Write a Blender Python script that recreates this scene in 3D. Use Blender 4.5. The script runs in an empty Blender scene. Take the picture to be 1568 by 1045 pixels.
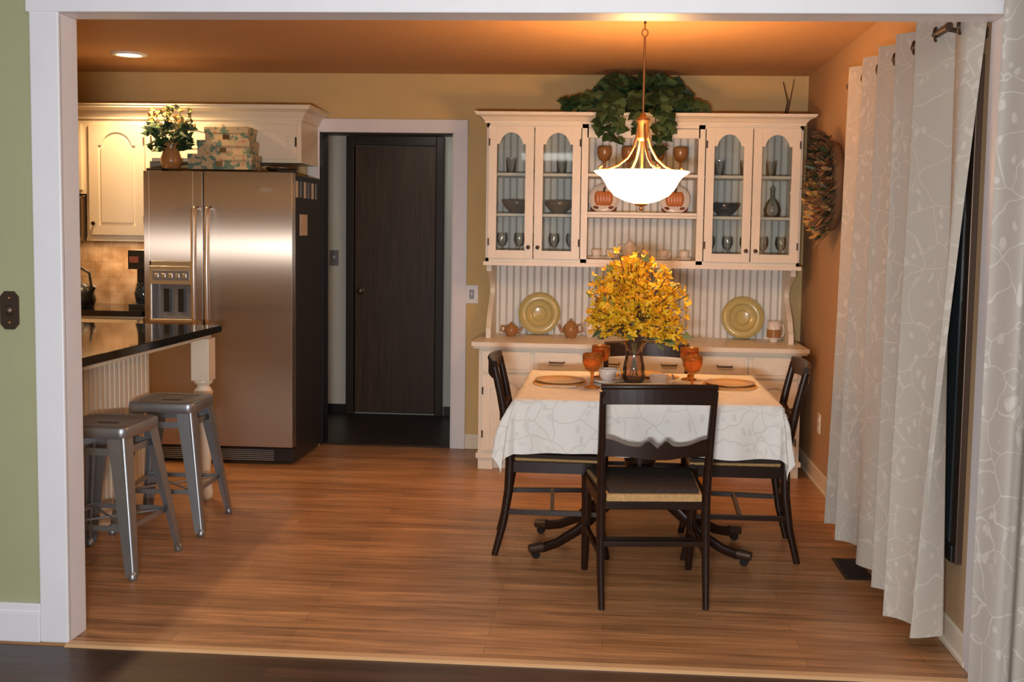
import bpy, bmesh, math, random
import numpy as np
from mathutils import Vector, Matrix, Euler
random.seed(7)
sc=bpy.context.scene
try:
    sc.view_settings.view_transform='Standard'
    sc.view_settings.look='None'
except Exception: pass
pi=math.pi; sin=math.sin; cos=math.cos

# ------------------------------------------------------------ materials
def mat(name,col,rough=.5,metal=0,noise=None,bump=0,spec=None,emit=None,es=0,aniso=0,trans=0,coat=0,alpha=None,bscale=60,ior=None):
    m=bpy.data.materials.new(name);m.use_nodes=True;nt=m.node_tree;N=nt.nodes;L=nt.links
    b=N['Principled BSDF']
    c=(*col,1)
    b.inputs['Base Color'].default_value=c
    b.inputs['Roughness'].default_value=rough;b.inputs['Metallic'].default_value=metal
    if spec is not None:b.inputs['Specular IOR Level'].default_value=spec
    if ior:b.inputs['IOR'].default_value=ior
    if emit:
        b.inputs['Emission Color'].default_value=(*emit,1);b.inputs['Emission Strength'].default_value=es
    tc=N.new('ShaderNodeTexCoord')
    if trans:b.inputs['Transmission Weight'].default_value=trans
    if coat:b.inputs['Coat Weight'].default_value=coat
    n=N.new('ShaderNodeTexNoise');mp=N.new('ShaderNodeMapping')
    sc_,amt,st=(noise or (6,.06,(1,1,1)))
    mp.inputs['Scale'].default_value=st
    L.new(tc.outputs['Object'],mp.inputs[0]);L.new(mp.outputs[0],n.inputs['Vector'])
    n.inputs['Scale'].default_value=sc_;n.inputs['Detail'].default_value=5
    r=N.new('ShaderNodeMix');r.data_type='RGBA'
    r.inputs[6].default_value=(*[x*(1-amt) for x in col],1);r.inputs[7].default_value=(*[min(1,x*(1+amt)) for x in col],1)
    L.new(n.outputs['Fac'],r.inputs[0]);L.new(r.outputs[2],b.inputs['Base Color'])
    if bump:
        n2=N.new('ShaderNodeTexNoise');n2.inputs['Scale'].default_value=bscale;n2.inputs['Detail'].default_value=4
        L.new(mp.outputs[0],n2.inputs['Vector'])
        bp=N.new('ShaderNodeBump');bp.inputs['Strength'].default_value=bump;bp.inputs['Distance'].default_value=.01
        L.new(n2.outputs['Fac'],bp.inputs['Height']);L.new(bp.outputs[0],b.inputs['Normal'])
    if aniso:
        # brushed metal: wide sideways, tight vertical highlight lobe mixed over the base metal
        g=N.new('ShaderNodeBsdfAnisotropic');g.inputs['Roughness'].default_value=.27;g.inputs['Anisotropy'].default_value=-.82
        tg=N.new('ShaderNodeTangent');tg.direction_type='RADIAL';tg.axis='Z';L.new(tg.outputs[0],g.inputs['Tangent'])
        L.new(r.outputs[2],g.inputs['Color'])
        mx=N.new('ShaderNodeMixShader');mx.inputs[0].default_value=aniso
        L.new(b.outputs[0],mx.inputs[1]);L.new(g.outputs[0],mx.inputs[2]);L.new(mx.outputs[0],N['Material Output'].inputs[0])
    return m
def plank(name,c1,c2,cm,rough,row=.085,wid=1.1):
    m=bpy.data.materials.new(name);m.use_nodes=True;nt=m.node_tree;N=nt.nodes;L=nt.links;b=N['Principled BSDF']
    tc=N.new('ShaderNodeTexCoord')
    br=N.new('ShaderNodeTexBrick');br.offset=.37;br.offset_frequency=2
    br.inputs['Color1'].default_value=(*c1,1);br.inputs['Color2'].default_value=(*c2,1);br.inputs['Mortar'].default_value=(*cm,1)
    br.inputs['Scale'].default_value=1;br.inputs['Brick Width'].default_value=wid;br.inputs['Row Height'].default_value=row
    br.inputs['Mortar Size'].default_value=.0010;br.inputs['Mortar Smooth'].default_value=.3;br.inputs['Bias'].default_value=0
    L.new(tc.outputs['Object'],br.inputs['Vector'])
    mp=N.new('ShaderNodeMapping');mp.inputs['Scale'].default_value=(1.3,22,1);L.new(tc.outputs['Object'],mp.inputs[0])
    n=N.new('ShaderNodeTexNoise');n.inputs['Scale'].default_value=2.0;n.inputs['Detail'].default_value=7;n.inputs['Distortion'].default_value=.9;L.new(mp.outputs[0],n.inputs['Vector'])
    cr=N.new('ShaderNodeValToRGB');cr.color_ramp.elements[0].position=.32;cr.color_ramp.elements[0].color=(.60,.55,.5,1);cr.color_ramp.elements[1].position=.68;cr.color_ramp.elements[1].color=(1.15,1.15,1.12,1)
    L.new(n.outputs['Fac'],cr.inputs[0])
    mp2=N.new('ShaderNodeMapping');mp2.inputs['Scale'].default_value=(.7,7,1);L.new(tc.outputs['Object'],mp2.inputs[0])
    n3=N.new('ShaderNodeTexNoise');n3.inputs['Scale'].default_value=1.6;n3.inputs['Detail'].default_value=3;L.new(mp2.outputs[0],n3.inputs['Vector'])
    cr3=N.new('ShaderNodeValToRGB');cr3.color_ramp.elements[0].position=.3;cr3.color_ramp.elements[0].color=(.78,.75,.72,1);cr3.color_ramp.elements[1].position=.65;cr3.color_ramp.elements[1].color=(1.08,1.08,1.08,1)
    L.new(n3.outputs['Fac'],cr3.inputs[0])
    mx=N.new('ShaderNodeMix');mx.data_type='RGBA';mx.blend_type='MULTIPLY';mx.inputs[0].default_value=1
    L.new(br.outputs['Color'],mx.inputs[6]);L.new(cr.outputs[0],mx.inputs[7])
    mx2=N.new('ShaderNodeMix');mx2.data_type='RGBA';mx2.blend_type='MULTIPLY';mx2.inputs[0].default_value=1
    L.new(mx.outputs[2],mx2.inputs[6]);L.new(cr3.outputs[0],mx2.inputs[7]);L.new(mx2.outputs[2],b.inputs['Base Color'])
    b.inputs['Roughness'].default_value=rough
    bp=N.new('ShaderNodeBump');bp.inputs['Strength'].default_value=.12;bp.inputs['Distance'].default_value=.003
    L.new(n.outputs['Fac'],bp.inputs['Height']);L.new(bp.outputs[0],b.inputs['Normal'])
    return m
def fabric(name,base,line,rough=.9,scale=7,th=.035,bump=.3,leafs=2.6):
    """cloth with an embroidered vine pattern"""
    m=bpy.data.materials.new(name);m.use_nodes=True;nt=m.node_tree;N=nt.nodes;L=nt.links;b=N['Principled BSDF']
    tc=N.new('ShaderNodeTexCoord')
    dn=N.new('ShaderNodeTexNoise');dn.inputs['Scale'].default_value=5;L.new(tc.outputs['Object'],dn.inputs['Vector'])
    va=N.new('ShaderNodeMix');va.data_type='RGBA';va.blend_type='ADD';va.inputs[0].default_value=.16
    L.new(tc.outputs['Object'],va.inputs[6]);L.new(dn.outputs['Color'],va.inputs[7])
    v=N.new('ShaderNodeTexVoronoi');v.feature='DISTANCE_TO_EDGE';v.inputs['Scale'].default_value=scale;L.new(va.outputs[2],v.inputs['Vector'])
    r=N.new('ShaderNodeValToRGB');r.color_ramp.elements[0].position=th*.4;r.color_ramp.elements[0].color=(1,1,1,1);r.color_ramp.elements[1].position=th;r.color_ramp.elements[1].color=(0,0,0,1)
    L.new(v.outputs['Distance'],r.inputs[0])
    v2=N.new('ShaderNodeTexVoronoi');v2.inputs['Scale'].default_value=scale*leafs
    mp=N.new('ShaderNodeMapping');mp.inputs['Scale'].default_value=(1,1,.55);mp.inputs['Rotation'].default_value=(.5,.3,0);L.new(va.outputs[2],mp.inputs[0]);L.new(mp.outputs[0],v2.inputs['Vector'])
    r2=N.new('ShaderNodeValToRGB');r2.color_ramp.elements[0].position=.24;r2.color_ramp.elements[0].color=(1,1,1,1);r2.color_ramp.elements[1].position=.32;r2.color_ramp.elements[1].color=(0,0,0,1)
    L.new(v2.outputs['Distance'],r2.inputs[0])
    cl=N.new('ShaderNodeTexNoise');cl.inputs['Scale'].default_value=scale*.9;L.new(tc.outputs['Object'],cl.inputs['Vector'])
    cr=N.new('ShaderNodeValToRGB');cr.color_ramp.elements[0].position=.44;cr.color_ramp.elements[1].position=.52;L.new(cl.outputs['Fac'],cr.inputs[0])
    ml=N.new('ShaderNodeMath');ml.operation='MULTIPLY';L.new(r2.outputs[0],ml.inputs[0]);L.new(cr.outputs[0],ml.inputs[1])
    mxx=N.new('ShaderNodeMath');mxx.operation='MAXIMUM';L.new(r.outputs[0],mxx.inputs[0]);L.new(ml.outputs[0],mxx.inputs[1])
    c=N.new('ShaderNodeMix');c.data_type='RGBA';c.inputs[6].default_value=(*base,1);c.inputs[7].default_value=(*line,1)
    L.new(mxx.outputs[0],c.inputs[0]);L.new(c.outputs[2],b.inputs['Base Color'])
    b.inputs['Roughness'].default_value=rough
    bp=N.new('ShaderNodeBump');bp.inputs['Strength'].default_value=bump;bp.inputs['Distance'].default_value=.003
    L.new(mxx.outputs[0],bp.inputs['Height']);L.new(bp.outputs[0],b.inputs['Normal'])
    return m
def glassmat(name,col=(1,1,1),fac=.12,rough=.03):
    m=bpy.data.materials.new(name);m.use_nodes=True;nt=m.node_tree;N=nt.nodes;L=nt.links
    N.remove(N['Principled BSDF']);o=N['Material Output']
    t=N.new('ShaderNodeBsdfTransparent');t.inputs[0].default_value=(*col,1)
    g=N.new('ShaderNodeBsdfGlossy');g.inputs['Roughness'].default_value=rough
    fr=N.new('ShaderNodeFresnel');fr.inputs[0].default_value=1.5
    ad=N.new('ShaderNodeMath');ad.operation='ADD';ad.inputs[1].default_value=fac;L.new(fr.outputs[0],ad.inputs[0])
    mx=N.new('ShaderNodeMixShader');L.new(ad.outputs[0],mx.inputs[0]);L.new(t.outputs[0],mx.inputs[1]);L.new(g.outputs[0],mx.inputs[2]);L.new(mx.outputs[0],o.inputs[0])
    return m
def tilemat(name,c1,c2,cm):
    m=bpy.data.materials.new(name);m.use_nodes=True;nt=m.node_tree;N=nt.nodes;L=nt.links;b=N['Principled BSDF']
    tc=N.new('ShaderNodeTexCoord');mp=N.new('ShaderNodeMapping');mp.inputs['Rotation'].default_value=(pi/2,0,0);L.new(tc.outputs['Object'],mp.inputs[0])
    br=N.new('ShaderNodeTexBrick');br.inputs['Color1'].default_value=(*c1,1);br.inputs['Color2'].default_value=(*c2,1);br.inputs['Mortar'].default_value=(*cm,1)
    br.inputs['Scale'].default_value=1;br.inputs['Brick Width'].default_value=.1;br.inputs['Row Height'].default_value=.1;br.inputs['Mortar Size'].default_value=.003
    L.new(mp.outputs[0],br.inputs['Vector'])
    n=N.new('ShaderNodeTexNoise');n.inputs['Scale'].default_value=9;n.inputs['Detail'].default_value=4;L.new(tc.outputs['Object'],n.inputs['Vector'])
    cr=N.new('ShaderNodeValToRGB');cr.color_ramp.elements[0].position=.35;cr.color_ramp.elements[0].color=(.62,.52,.42,1);cr.color_ramp.elements[1].position=.65;cr.color_ramp.elements[1].color=(1.1,1.1,1.1,1)
    L.new(n.outputs['Fac'],cr.inputs[0])
    mx=N.new('ShaderNodeMix');mx.data_type='RGBA';mx.blend_type='MULTIPLY';mx.inputs[0].default_value=1
    L.new(br.outputs['Color'],mx.inputs[6]);L.new(cr.outputs[0],mx.inputs[7]);L.new(mx.outputs[2],b.inputs['Base Color']);b.inputs['Roughness'].default_value=.4
    return m
def floral(name):
    m=bpy.data.materials.new(name);m.use_nodes=True;nt=m.node_tree;N=nt.nodes;L=nt.links;b=N['Principled BSDF']
    tc=N.new('ShaderNodeTexCoord');n=N.new('ShaderNodeTexNoise');n.inputs['Scale'].default_value=24;n.inputs['Detail'].default_value=2;L.new(tc.outputs['Object'],n.inputs['Vector'])
    r=N.new('ShaderNodeValToRGB');e=r.color_ramp.elements;e[0].position=.41;e[0].color=(.11,.20,.15,1);e[1].position=.48;e[1].color=(.50,.39,.23,1)
    x=e.new(.60);x.color=(.50,.39,.23,1);x=e.new(.68);x.color=(.45,.22,.13,1)
    L.new(n.outputs['Fac'],r.inputs[0]);L.new(r.outputs[0],b.inputs['Base Color']);b.inputs['Roughness'].default_value=.6
    return m

WHITE=mat('trim_white_paint',(.76,.755,.77),.4)
CREAM=mat('cabinet_cream_paint',(.78,.70,.55),.38)
HUT=mat('hutch_white_paint',(.80,.74,.61),.38)
BEADB=mat('beadboard_groove_shade',(.50,.47,.42),.6)  # backing darker than the boards: groove shade put into the colour
BEADI=mat('beadboard_paint',(.80,.79,.74),.45)
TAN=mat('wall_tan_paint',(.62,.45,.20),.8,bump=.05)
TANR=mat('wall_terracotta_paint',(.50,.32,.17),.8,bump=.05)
CEIL=mat('ceiling_orange_paint',(.54,.31,.145),.85)
GREEN=mat('wall_sage_paint',(.37,.37,.21),.8,bump=.05)
GRAYW=mat('vestibule_gray_paint',(.58,.58,.51),.8)
FLOOR=plank('oak_plank_floor',(.54,.29,.135),(.40,.21,.095),(.16,.08,.04),.36)
DFLOOR=plank('dark_plank_floor',(.085,.042,.026),(.05,.027,.017),(.01,.006,.004),.35)
BLACKFL=mat('vestibule_floor_slate',(.022,.016,.012),.4)
STEEL=mat('brushed_steel',(.45,.365,.29),.38,1,noise=(3,.05,(1,1,60)),aniso=.62)
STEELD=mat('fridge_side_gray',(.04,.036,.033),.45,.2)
HANDLE=mat('handle_steel',(.68,.64,.60),.34,1)
BLACK=mat('black_plastic',(.012,.012,.012),.35)
GRANITE=mat('black_granite',(.012,.010,.010),.07,noise=(60,.5,(1,1,1)))
GALV=mat('galvanized_metal',(.36,.385,.41),.38,.8,noise=(12,.15,(1,1,1)))
DWOOD=mat('mahogany_dark_wood',(.022,.009,.005),.28,noise=(5,.4,(1,1,6)),spec=.32)
DOORW=mat('door_dark_wood',(.055,.029,.015),.42,noise=(7,.75,(7,7,.4)),spec=.35)
DOORF=mat('door_frame_dark',(.026,.016,.010),.4,spec=.35)
CLOTH=fabric('tablecloth_linen',(.74,.72,.67),(.66,.64,.59),scale=9,th=.02,bump=.5)
CURT=fabric('curtain_vine_fabric',(.44,.39,.325),(.525,.47,.395),scale=8,th=.020,leafs=3.6,bump=.15)
CURT2=fabric('curtain_leaf_fabric',(.43,.38,.325),(.55,.50,.44),scale=8,th=.022,leafs=3.0,bump=.2)
SEATP=mat('woven_seat_tan',(.50,.30,.12),.9,noise=(90,.4,(1,1,1)),bump=.6)
SEATD=mat('woven_seat_dark',(.05,.036,.028),.95,noise=(90,.4,(1,1,1)),bump=.6,spec=.2)
BRASS=mat('antique_brass',(.36,.20,.09),.45,1)
BRONZE=mat('dark_bronze',(.10,.065,.045),.4,.7)
BOWL=mat('frosted_glass_bowl',(1,.85,.6),.4,emit=(1,.52,.20),es=24)
LAMP=mat('recessed_bulb',(1,.9,.7),.4,emit=(1,.8,.5),es=14)
LEAF=mat('ivy_leaf',(.020,.052,.019),.45,noise=(14,.5,(1,1,1)))
LEAF2=mat('ivy_leaf_light',(.065,.125,.052),.45)
LEAF3=mat('leaf_yellow_green',(.20,.24,.06),.6)
YEL=mat('forsythia_yellow',(.90,.53,.015),.55,noise=(20,.2,(1,1,1)))
YEL2=mat('forsythia_gold',(.78,.37,.01),.55)
BROWN=mat('twig_brown',(.10,.055,.03),.8)
DRIED=mat('dried_leaf_brown',(.16,.09,.04),.8)
WHEAT=mat('wheat_straw',(.36,.23,.10),.8)
STRAW=mat('straw_gold',(.52,.30,.07),.8)
RED=mat('dried_red_flower',(.22,.06,.03),.7)
AMBER=mat('amber_glass',(.85,.34,.06),.06,trans=.8,ior=1.3)
PURP=glassmat('amethyst_glass',(.86,.76,.75),.16)
CLEAR=glassmat('clear_glass',(.94,.97,.96),.16)
GLASS=glassmat('pane_glass',(.96,.98,.975),.03)
PORC=mat('porcelain',(.80,.75,.68),.2)
GPLATE=mat('olive_glass_plate',(.58,.47,.18),.2)
GRING=mat('plate_ring',(.44,.36,.13),.25)
SMOKE=mat('smoke_bowl',(.22,.16,.11),.15,coat=.5)
DPLATE=mat('dinner_plate_glaze',(.72,.44,.16),.2)
TOFFEE=mat('glazed_brown',(.35,.17,.06),.25)
ORANGE=mat('pumpkin_ceramic',(.60,.20,.06),.35)
DARKG=mat('dark_glass',(.02,.028,.032),.06)
PLACE=mat('placemat_gold',(.62,.36,.11),.8,bump=.4)
SILV=mat('cutlery_silver',(.6,.55,.5),.2,1)
TILE=tilemat('backsplash_tile',(.60,.42,.27),(.52,.34,.2),(.45,.33,.22))
FLORAL=floral('floral_box_paper')
PAPER=mat('note_paper',(.62,.50,.36),.8)
GOLDT=mat('threshold_oak',(.62,.38,.19),.35)
IVORY=mat('switch_ivory',(.72,.68,.6),.4)
GRAYP=mat('dispenser_gray',(.20,.20,.205),.35,.3)

# ------------------------------------------------------------ mesh builder
class B:
    def __init__(s,name):
        s.name=name;s.v=[];s.f=[];s.mi=[];s.sm=[];s.mats=[];s.T=Matrix()
    def m(s,mt):
        if mt not in s.mats:s.mats.append(mt)
        return s.mats.index(mt)
    def add(s,vs,fs,mt,smooth=False):
        o=len(s.v);T=s.T
        s.v+=[tuple(T@Vector(v)) for v in vs];k=s.m(mt)
        for f in fs:
            s.f.append([i+o for i in f]);s.mi.append(k);s.sm.append(smooth)
    def box(s,x0,x1,y0,y1,z0,z1,mt):
        s.add([(x0,y0,z0),(x1,y0,z0),(x1,y1,z0),(x0,y1,z0),(x0,y0,z1),(x1,y0,z1),(x1,y1,z1),(x0,y1,z1)],
              [(3,2,1,0),(4,5,6,7),(0,1,5,4),(1,2,6,5),(2,3,7,6),(3,0,4,7)],mt)
    def prism(s,poly,ax,a0,a1,mt,smooth=False):
        n=len(poly)
        def P(p,a):
            return {'X':(a,p[0],p[1]),'Y':(p[0],a,p[1]),'Z':(p[0],p[1],a)}[ax]
        vs=[P(p,a0) for p in poly]+[P(p,a1) for p in poly]
        s.add(vs,[tuple(range(n))[::-1],tuple(range(n,2*n))],mt)
        s.add(vs,[(i,(i+1)%n,(i+1)%n+n,i+n) for i in range(n)],mt,smooth)
    def lathe(s,prof,c,mt,seg=20,axis=(0,0,1),closed=False,smooth=True):
        q=Vector((0,0,1)).rotation_difference(Vector(axis))
        vs=[];fs=[];n=len(prof)
        for i in range(seg):
            a=2*pi*i/seg
            for r,z in prof:
                vs.append(tuple(Vector(c)+q@Vector((r*cos(a),r*sin(a),z))))
        for i in range(seg):
            j=(i+1)%seg
            for k in range(n-1):
                fs.append((i*n+k,j*n+k,j*n+k+1,i*n+k+1))
        s.add(vs,fs,mt,smooth)
    def tube(s,pts,r,mt,seg=8,ab=(1,1),ref=None,cap=True,smooth=None,off=0,closed=False):
        pts=[Vector(p) for p in pts];n=len(pts)
        if not isinstance(r,(list,tuple)): r=[r]*n
        vs=[];fs=[]
        prev=None
        for i,p in enumerate(pts):
            a=pts[i-1] if i>0 or closed else pts[0];b=pts[(i+1)%n] if i<n-1 or closed else pts[-1]
            t=(b-a).normalized()
            if ref is not None: up=Vector(ref)
            elif prev is not None: up=prev
            else: up=Vector((0,0,1)) if abs(t.z)<.9 else Vector((0,1,0))
            u=(up-t*up.dot(t));
            if u.length<1e-5:u=t.orthogonal()
            u.normalize();w=t.cross(u);prev=u
            for k in range(seg):
                an=2*pi*k/seg+off
                vs.append(tuple(p+u*(cos(an)*r[i]*ab[0])+w*(sin(an)*r[i]*ab[1])))
        for i in range(n if closed else n-1):
            for k in range(seg):
                k2=(k+1)%seg;i2=(i+1)%n
                fs.append((i*seg+k,i*seg+k2,i2*seg+k2,i2*seg+k))
        if smooth is None: smooth=seg>5
        s.add(vs,fs,mt,smooth)
        if cap and not closed:
            s.add([vs[k] for k in range(seg)],[tuple(range(seg))[::-1]],mt)
            s.add([vs[(n-1)*seg+k] for k in range(seg)],[tuple(range(seg))],mt)
    def bar(s,pts,w,h,mt,ref=(0,0,1)):
        q=math.sqrt(2)
        s.tube(pts,1,mt,seg=4,ab=(h/2*q,w/2*q),ref=ref,off=pi/4,smooth=False)
    def ball(s,c,r,mt,seg=10,sc=(1,1,1)):
        n=max(4,seg//2+1)
        vs=[];fs=[]
        for i in range(n+1):
            th=pi*i/n
            for j in range(seg):
                a=2*pi*j/seg;vs.append((c[0]+r*sc[0]*sin(th)*cos(a),c[1]+r*sc[1]*sin(th)*sin(a),c[2]+r*sc[2]*cos(th)))
        for i in range(n):
            for j in range(seg):
                k=(j+1)%seg;fs.append((i*seg+j,(i+1)*seg+j,(i+1)*seg+k,i*seg+k))
        s.add(vs,fs,mt,True)
    def leaf(s,p,d,nrm,size,mt,shape=None):
        d=Vector(d).normalized();nrm=Vector(nrm);nrm=(nrm-d*nrm.dot(d))
        if nrm.length<1e-4:nrm=d.orthogonal()
        nrm.normalize();w=d.cross(nrm);p=Vector(p)
        sh=shape or [(0,0),(.35,-.08),(.5,.2),(.3,.45),(.12,.75),(0,1)]
        R=[p+w*(x*size)+d*(y*size)-nrm*(x*size*.25) for x,y in sh[1:-1]]
        L=[p-w*(x*size)+d*(y*size)-nrm*(x*size*.25) for x,y in sh[1:-1]]
        vs=[p]+R+[p+d*size]+L[::-1]
        n=len(vs);h=len(R)+1
        s.add([tuple(v) for v in vs],[tuple(range(0,h+1)),(0,)+tuple(range(h,n))],mt)
    def done(s,bevel=0,loc=None,rotz=0,sub=0,solid=0,mesh_only=False):
        me=bpy.data.meshes.new(s.name)
        me.from_pydata(s.v,[],s.f)
        for mt in s.mats:me.materials.append(mt)
        me.polygons.foreach_set('material_index',s.mi);me.polygons.foreach_set('use_smooth',s.sm)
        me.validate();me.update()
        ob=bpy.data.objects.new(s.name,me);sc.collection.objects.link(ob)
        if loc:ob.location=loc
        ob.rotation_euler=(0,0,rotz)
        if bevel:
            md=ob.modifiers.new('bev','BEVEL');md.width=bevel;md.segments=2;md.limit_method='ANGLE';md.angle_limit=math.radians(40)
        return ob
def dup(ob,loc,rotz):
    o=bpy.data.objects.new(ob.name,ob.data);sc.collection.objects.link(o);o.location=loc;o.rotation_euler=(0,0,rotz)
    for md in ob.modifiers:
        n=o.modifiers.new(md.name,md.type)
        if md.type=='BEVEL':
            n.width=md.width;n.segments=md.segments;n.limit_method='ANGLE';n.angle_limit=md.angle_limit
    return o

# ------------------------------------------------------------ room shell
YB=7.04; YT=3.53; YT2=3.62; XR=1.235; XL=-4.4; ZC=2.46
def simple(name,bounds,mt,bev=0):
    b=B(name);b.box(*bounds,mt);return b.done(bev)
simple('floor',(XL,1.38,YT-.02,YB+.12,-.05,0),FLOOR)
simple('floor_living_room',(-4.4,3.2,-3,YT-.045,-.05,-.002),DFLOOR)
b=B('threshold_trim');b.prism([(YT-.05,-.02),(YT-.05,.001),(YT-.04,.006),(YT-.005,.006),(YT+.0,.001),(YT,-.02)],'X',-1.84,1.22,GOLDT);b.done()
simple('floor_vestibule',(-3.0,-.3,YB+.12,8.4,-.05,0),BLACKFL)
simple('ceiling',(XL,1.38,YT2,YB+.12,ZC,ZC+.08),CEIL)
simple('ceiling_vestibule',(-3.0,-.3,YB+.12,8.4,2.3,2.38),GRAYW)
DL,DR,DZ=-1.90,-1.04,2.065
b=B('wall_back')
b.box(XL,DL-.005,YB,YB+.12,0,ZC,TAN);b.box(DR+.005,1.38,YB,YB+.12,0,ZC,TAN);b.box(DL-.005,DR+.005,YB,YB+.12,DZ+.005,ZC,TAN);b.done()
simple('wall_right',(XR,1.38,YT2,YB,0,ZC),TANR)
simple('wall_left',(XL-.12,XL,YT2,YB,0,ZC),TAN)
OL,OR,OZ=-1.84,1.215,2.145
b=B('wall_front')
b.box(-4.4,OL-.005,YT,YT2,0,2.7,GREEN);b.box(OR+.005,3.2,YT,YT2,0,2.7,GREEN);b.box(OL-.005,OR+.005,YT,YT2,OZ+.005,2.7,GREEN);b.done()
b=B('wall_vestibule_back');b.box(-3.0,-.3,8.3,8.42,0,2.3,GRAYW);b.done()
b=B('wall_vestibule_left');b.box(-3.1,-3.0,YB+.12,8.42,0,2.38,GRAYW);b.done()
b=B('wall_vestibule_right');b.box(-.3,-.2,YB+.12,8.42,0,2.38,GRAYW);b.done()
b=B('trim_opening')
cw=.10
b.box(OL-cw,OL,YT-.02,YT,0,OZ+cw,WHITE);b.box(OR,OR+cw,YT-.02,YT,0,OZ+cw,WHITE);b.box(OL-cw-.01,OR+cw+.01,YT-.024,YT,OZ,OZ+cw+.02,WHITE)
b.box(OL-.012,OL,YT-.01,YT2+.02,0,OZ,WHITE);b.box(OR,OR+.012,YT-.01,YT2+.02,0,OZ,WHITE);b.box(OL-.012,OR+.012,YT-.01,YT2+.02,OZ,OZ+.012,WHITE)
b.box(OL-.07,OL-.013,YT2,YT2+.02,0,OZ+.09,WHITE)
b.done(.004)
b=B('trim_back_door')
b.box(DL-.10,DL-.02,YB-.02,YB,0,DZ+.10,WHITE);b.box(DR+.01,DR+.10,YB-.02,YB,0,DZ+.10,WHITE);b.box(DL-.10,DR+.10,YB-.022,YB,DZ+.012,DZ+.10,WHITE)
b.box(DL-.02,DL,YB-.012,YB+.13,0,DZ+.01,BLACK);b.box(DR,DR+.012,YB-.014,YB+.13,0,DZ+.01,WHITE);b.box(DL-.02,DR+.012,YB-.012,YB+.13,DZ,DZ+.014,BLACK)
b.box(DL,DR,YB+.0,YB+.12,-.01,.012,DOORF)
b.done(.003)
b=B('baseboard_right');b.box(XR-.015,XR,YT2,YB,0,.10,CREAM);b.box(XR-.022,XR,YT2,YB,0,.02,CREAM);b.done(.004)
b=B('baseboard_back');b.box(DR+.10,-.80,YB-.015,YB,0,.10,CREAM);b.box(XL,-3.5,YB-.015,YB,0,.1,CREAM);b.done(.004)
b=B('baseboard_living_room');b.box(-4.4,OL-cw,YT-.018,YT,0,.135,WHITE);b.box(-4.4,OL-cw,YT-.026,YT,0,.105,WHITE);b.done(.004)
b=B('baseboard_vestibule');b.box(-3.0,-2.05,8.285,8.3,0,.07,BLACK);b.box(-1.28,-.3,8.285,8.3,0,.07,BLACK);b.done()
b=B('door_1')
b.box(-2.045,-1.985,8.24,8.299,0,2.16,DOORF);b.box(-1.345,-1.285,8.24,8.299,0,2.16,DOORF);b.box(-1.985,-1.345,8.24,8.299,2.09,2.16,DOORF)
b.box(-1.98,-1.35,8.262,8.299,.012,2.085,DOORW)
b.lathe([(0,.06),(.02,.058),(.027,.045),(.02,.03),(.01,.025),(.01,.01),(.028,.008),(.028,0)],(-1.93,8.262,.97),BRONZE,axis=(0,-1,0))
b.done(.004)
b=B('recessed_ceiling_light')
pc=(-2.87,6.30)
b.lathe([(.105,.0),(.105,-.008),(.075,-.012),(.07,0)],(*pc,ZC),WHITE,28)
b.lathe([(0,-.003),(.072,-.003)],(*pc,ZC),LAMP,28);b.done()
def plate(name,c,w,h,nx,mt,tog=BLACK,axis='Y'):
    b=B(name)
    if axis=='Y':
        b.box(c[0]-w/2,c[0]+w/2,c[1]-.008,c[1],c[2]-h/2,c[2]+h/2,mt)
        b.box(c[0]-w*.18,c[0]+w*.18,c[1]-.012,c[1]-.006,c[2]-h*.25,c[2]+h*.25,tog);b.box(c[0]-.005,c[0]+.005,c[1]-.02,c[1]-.01,c[2]-.005,c[2]+.015,IVORY)
    else:
        b.box(c[0]-.008,c[0],c[1]-w/2,c[1]+w/2,c[2]-h/2,c[2]+h/2,mt)
        for s_ in(-1,1): b.box(c[0]-.011,c[0]-.006,c[1]-w*.2,c[1]+w*.2,c[2]+s_*h*.22-.014,c[2]+s_*h*.22+.014,tog)
    return b.done(.002)
plate('light_switch',(-.905,YB,1.03),.085,.12,1,WHITE,GRAYP)
plate('light_switch',(-2.15,8.3,1.22),.07,.12,1,GRAYP,GRAYP)
plate('wall_outlet',(XR,6.30,.36),.07,.115,1,CREAM,IVORY,'X')
plate('wall_outlet',(XR,5.93,.28),.08,.2,1,CREAM,IVORY,'X')
b=B('antique_switch_plate')
c=(-2.035,YT,1.15);hw,hh=.032,.065
pl=[(-hw*.5,-hh),(hw*.5,-hh),(hw,-hh*.72),(hw,hh*.72),(hw*.5,hh),(-hw*.5,hh),(-hw,hh*.72),(-hw,-hh*.72)]
b.prism([(c[0]+x,c[2]+z) for x,z in pl],'Y',YT-.008,YT,BRONZE)
b.lathe([(.018,0),(.018,.006),(.009,.014),(0,.015)],(c[0],YT-.008,c[2]),BRONZE,axis=(0,-1,0))
b.lathe([(.006,0),(.006,.004),(0,.005)],(c[0],YT-.008,c[2]+.042),BRASS,10,axis=(0,-1,0));b.lathe([(.006,0),(.006,.004),(0,.005)],(c[0],YT-.008,c[2]-.042),BRASS,10,axis=(0,-1,0))
b.done(.002)
b=B('floor_vent')
b.box(1.02,1.14,4.53,4.83,0,.004,BRONZE)
for i in range(14):
    y=4.55+i*.0195
    b.box(1.035,1.125,y,y+.008,.004,.007,BLACK)
b.done()

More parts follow.
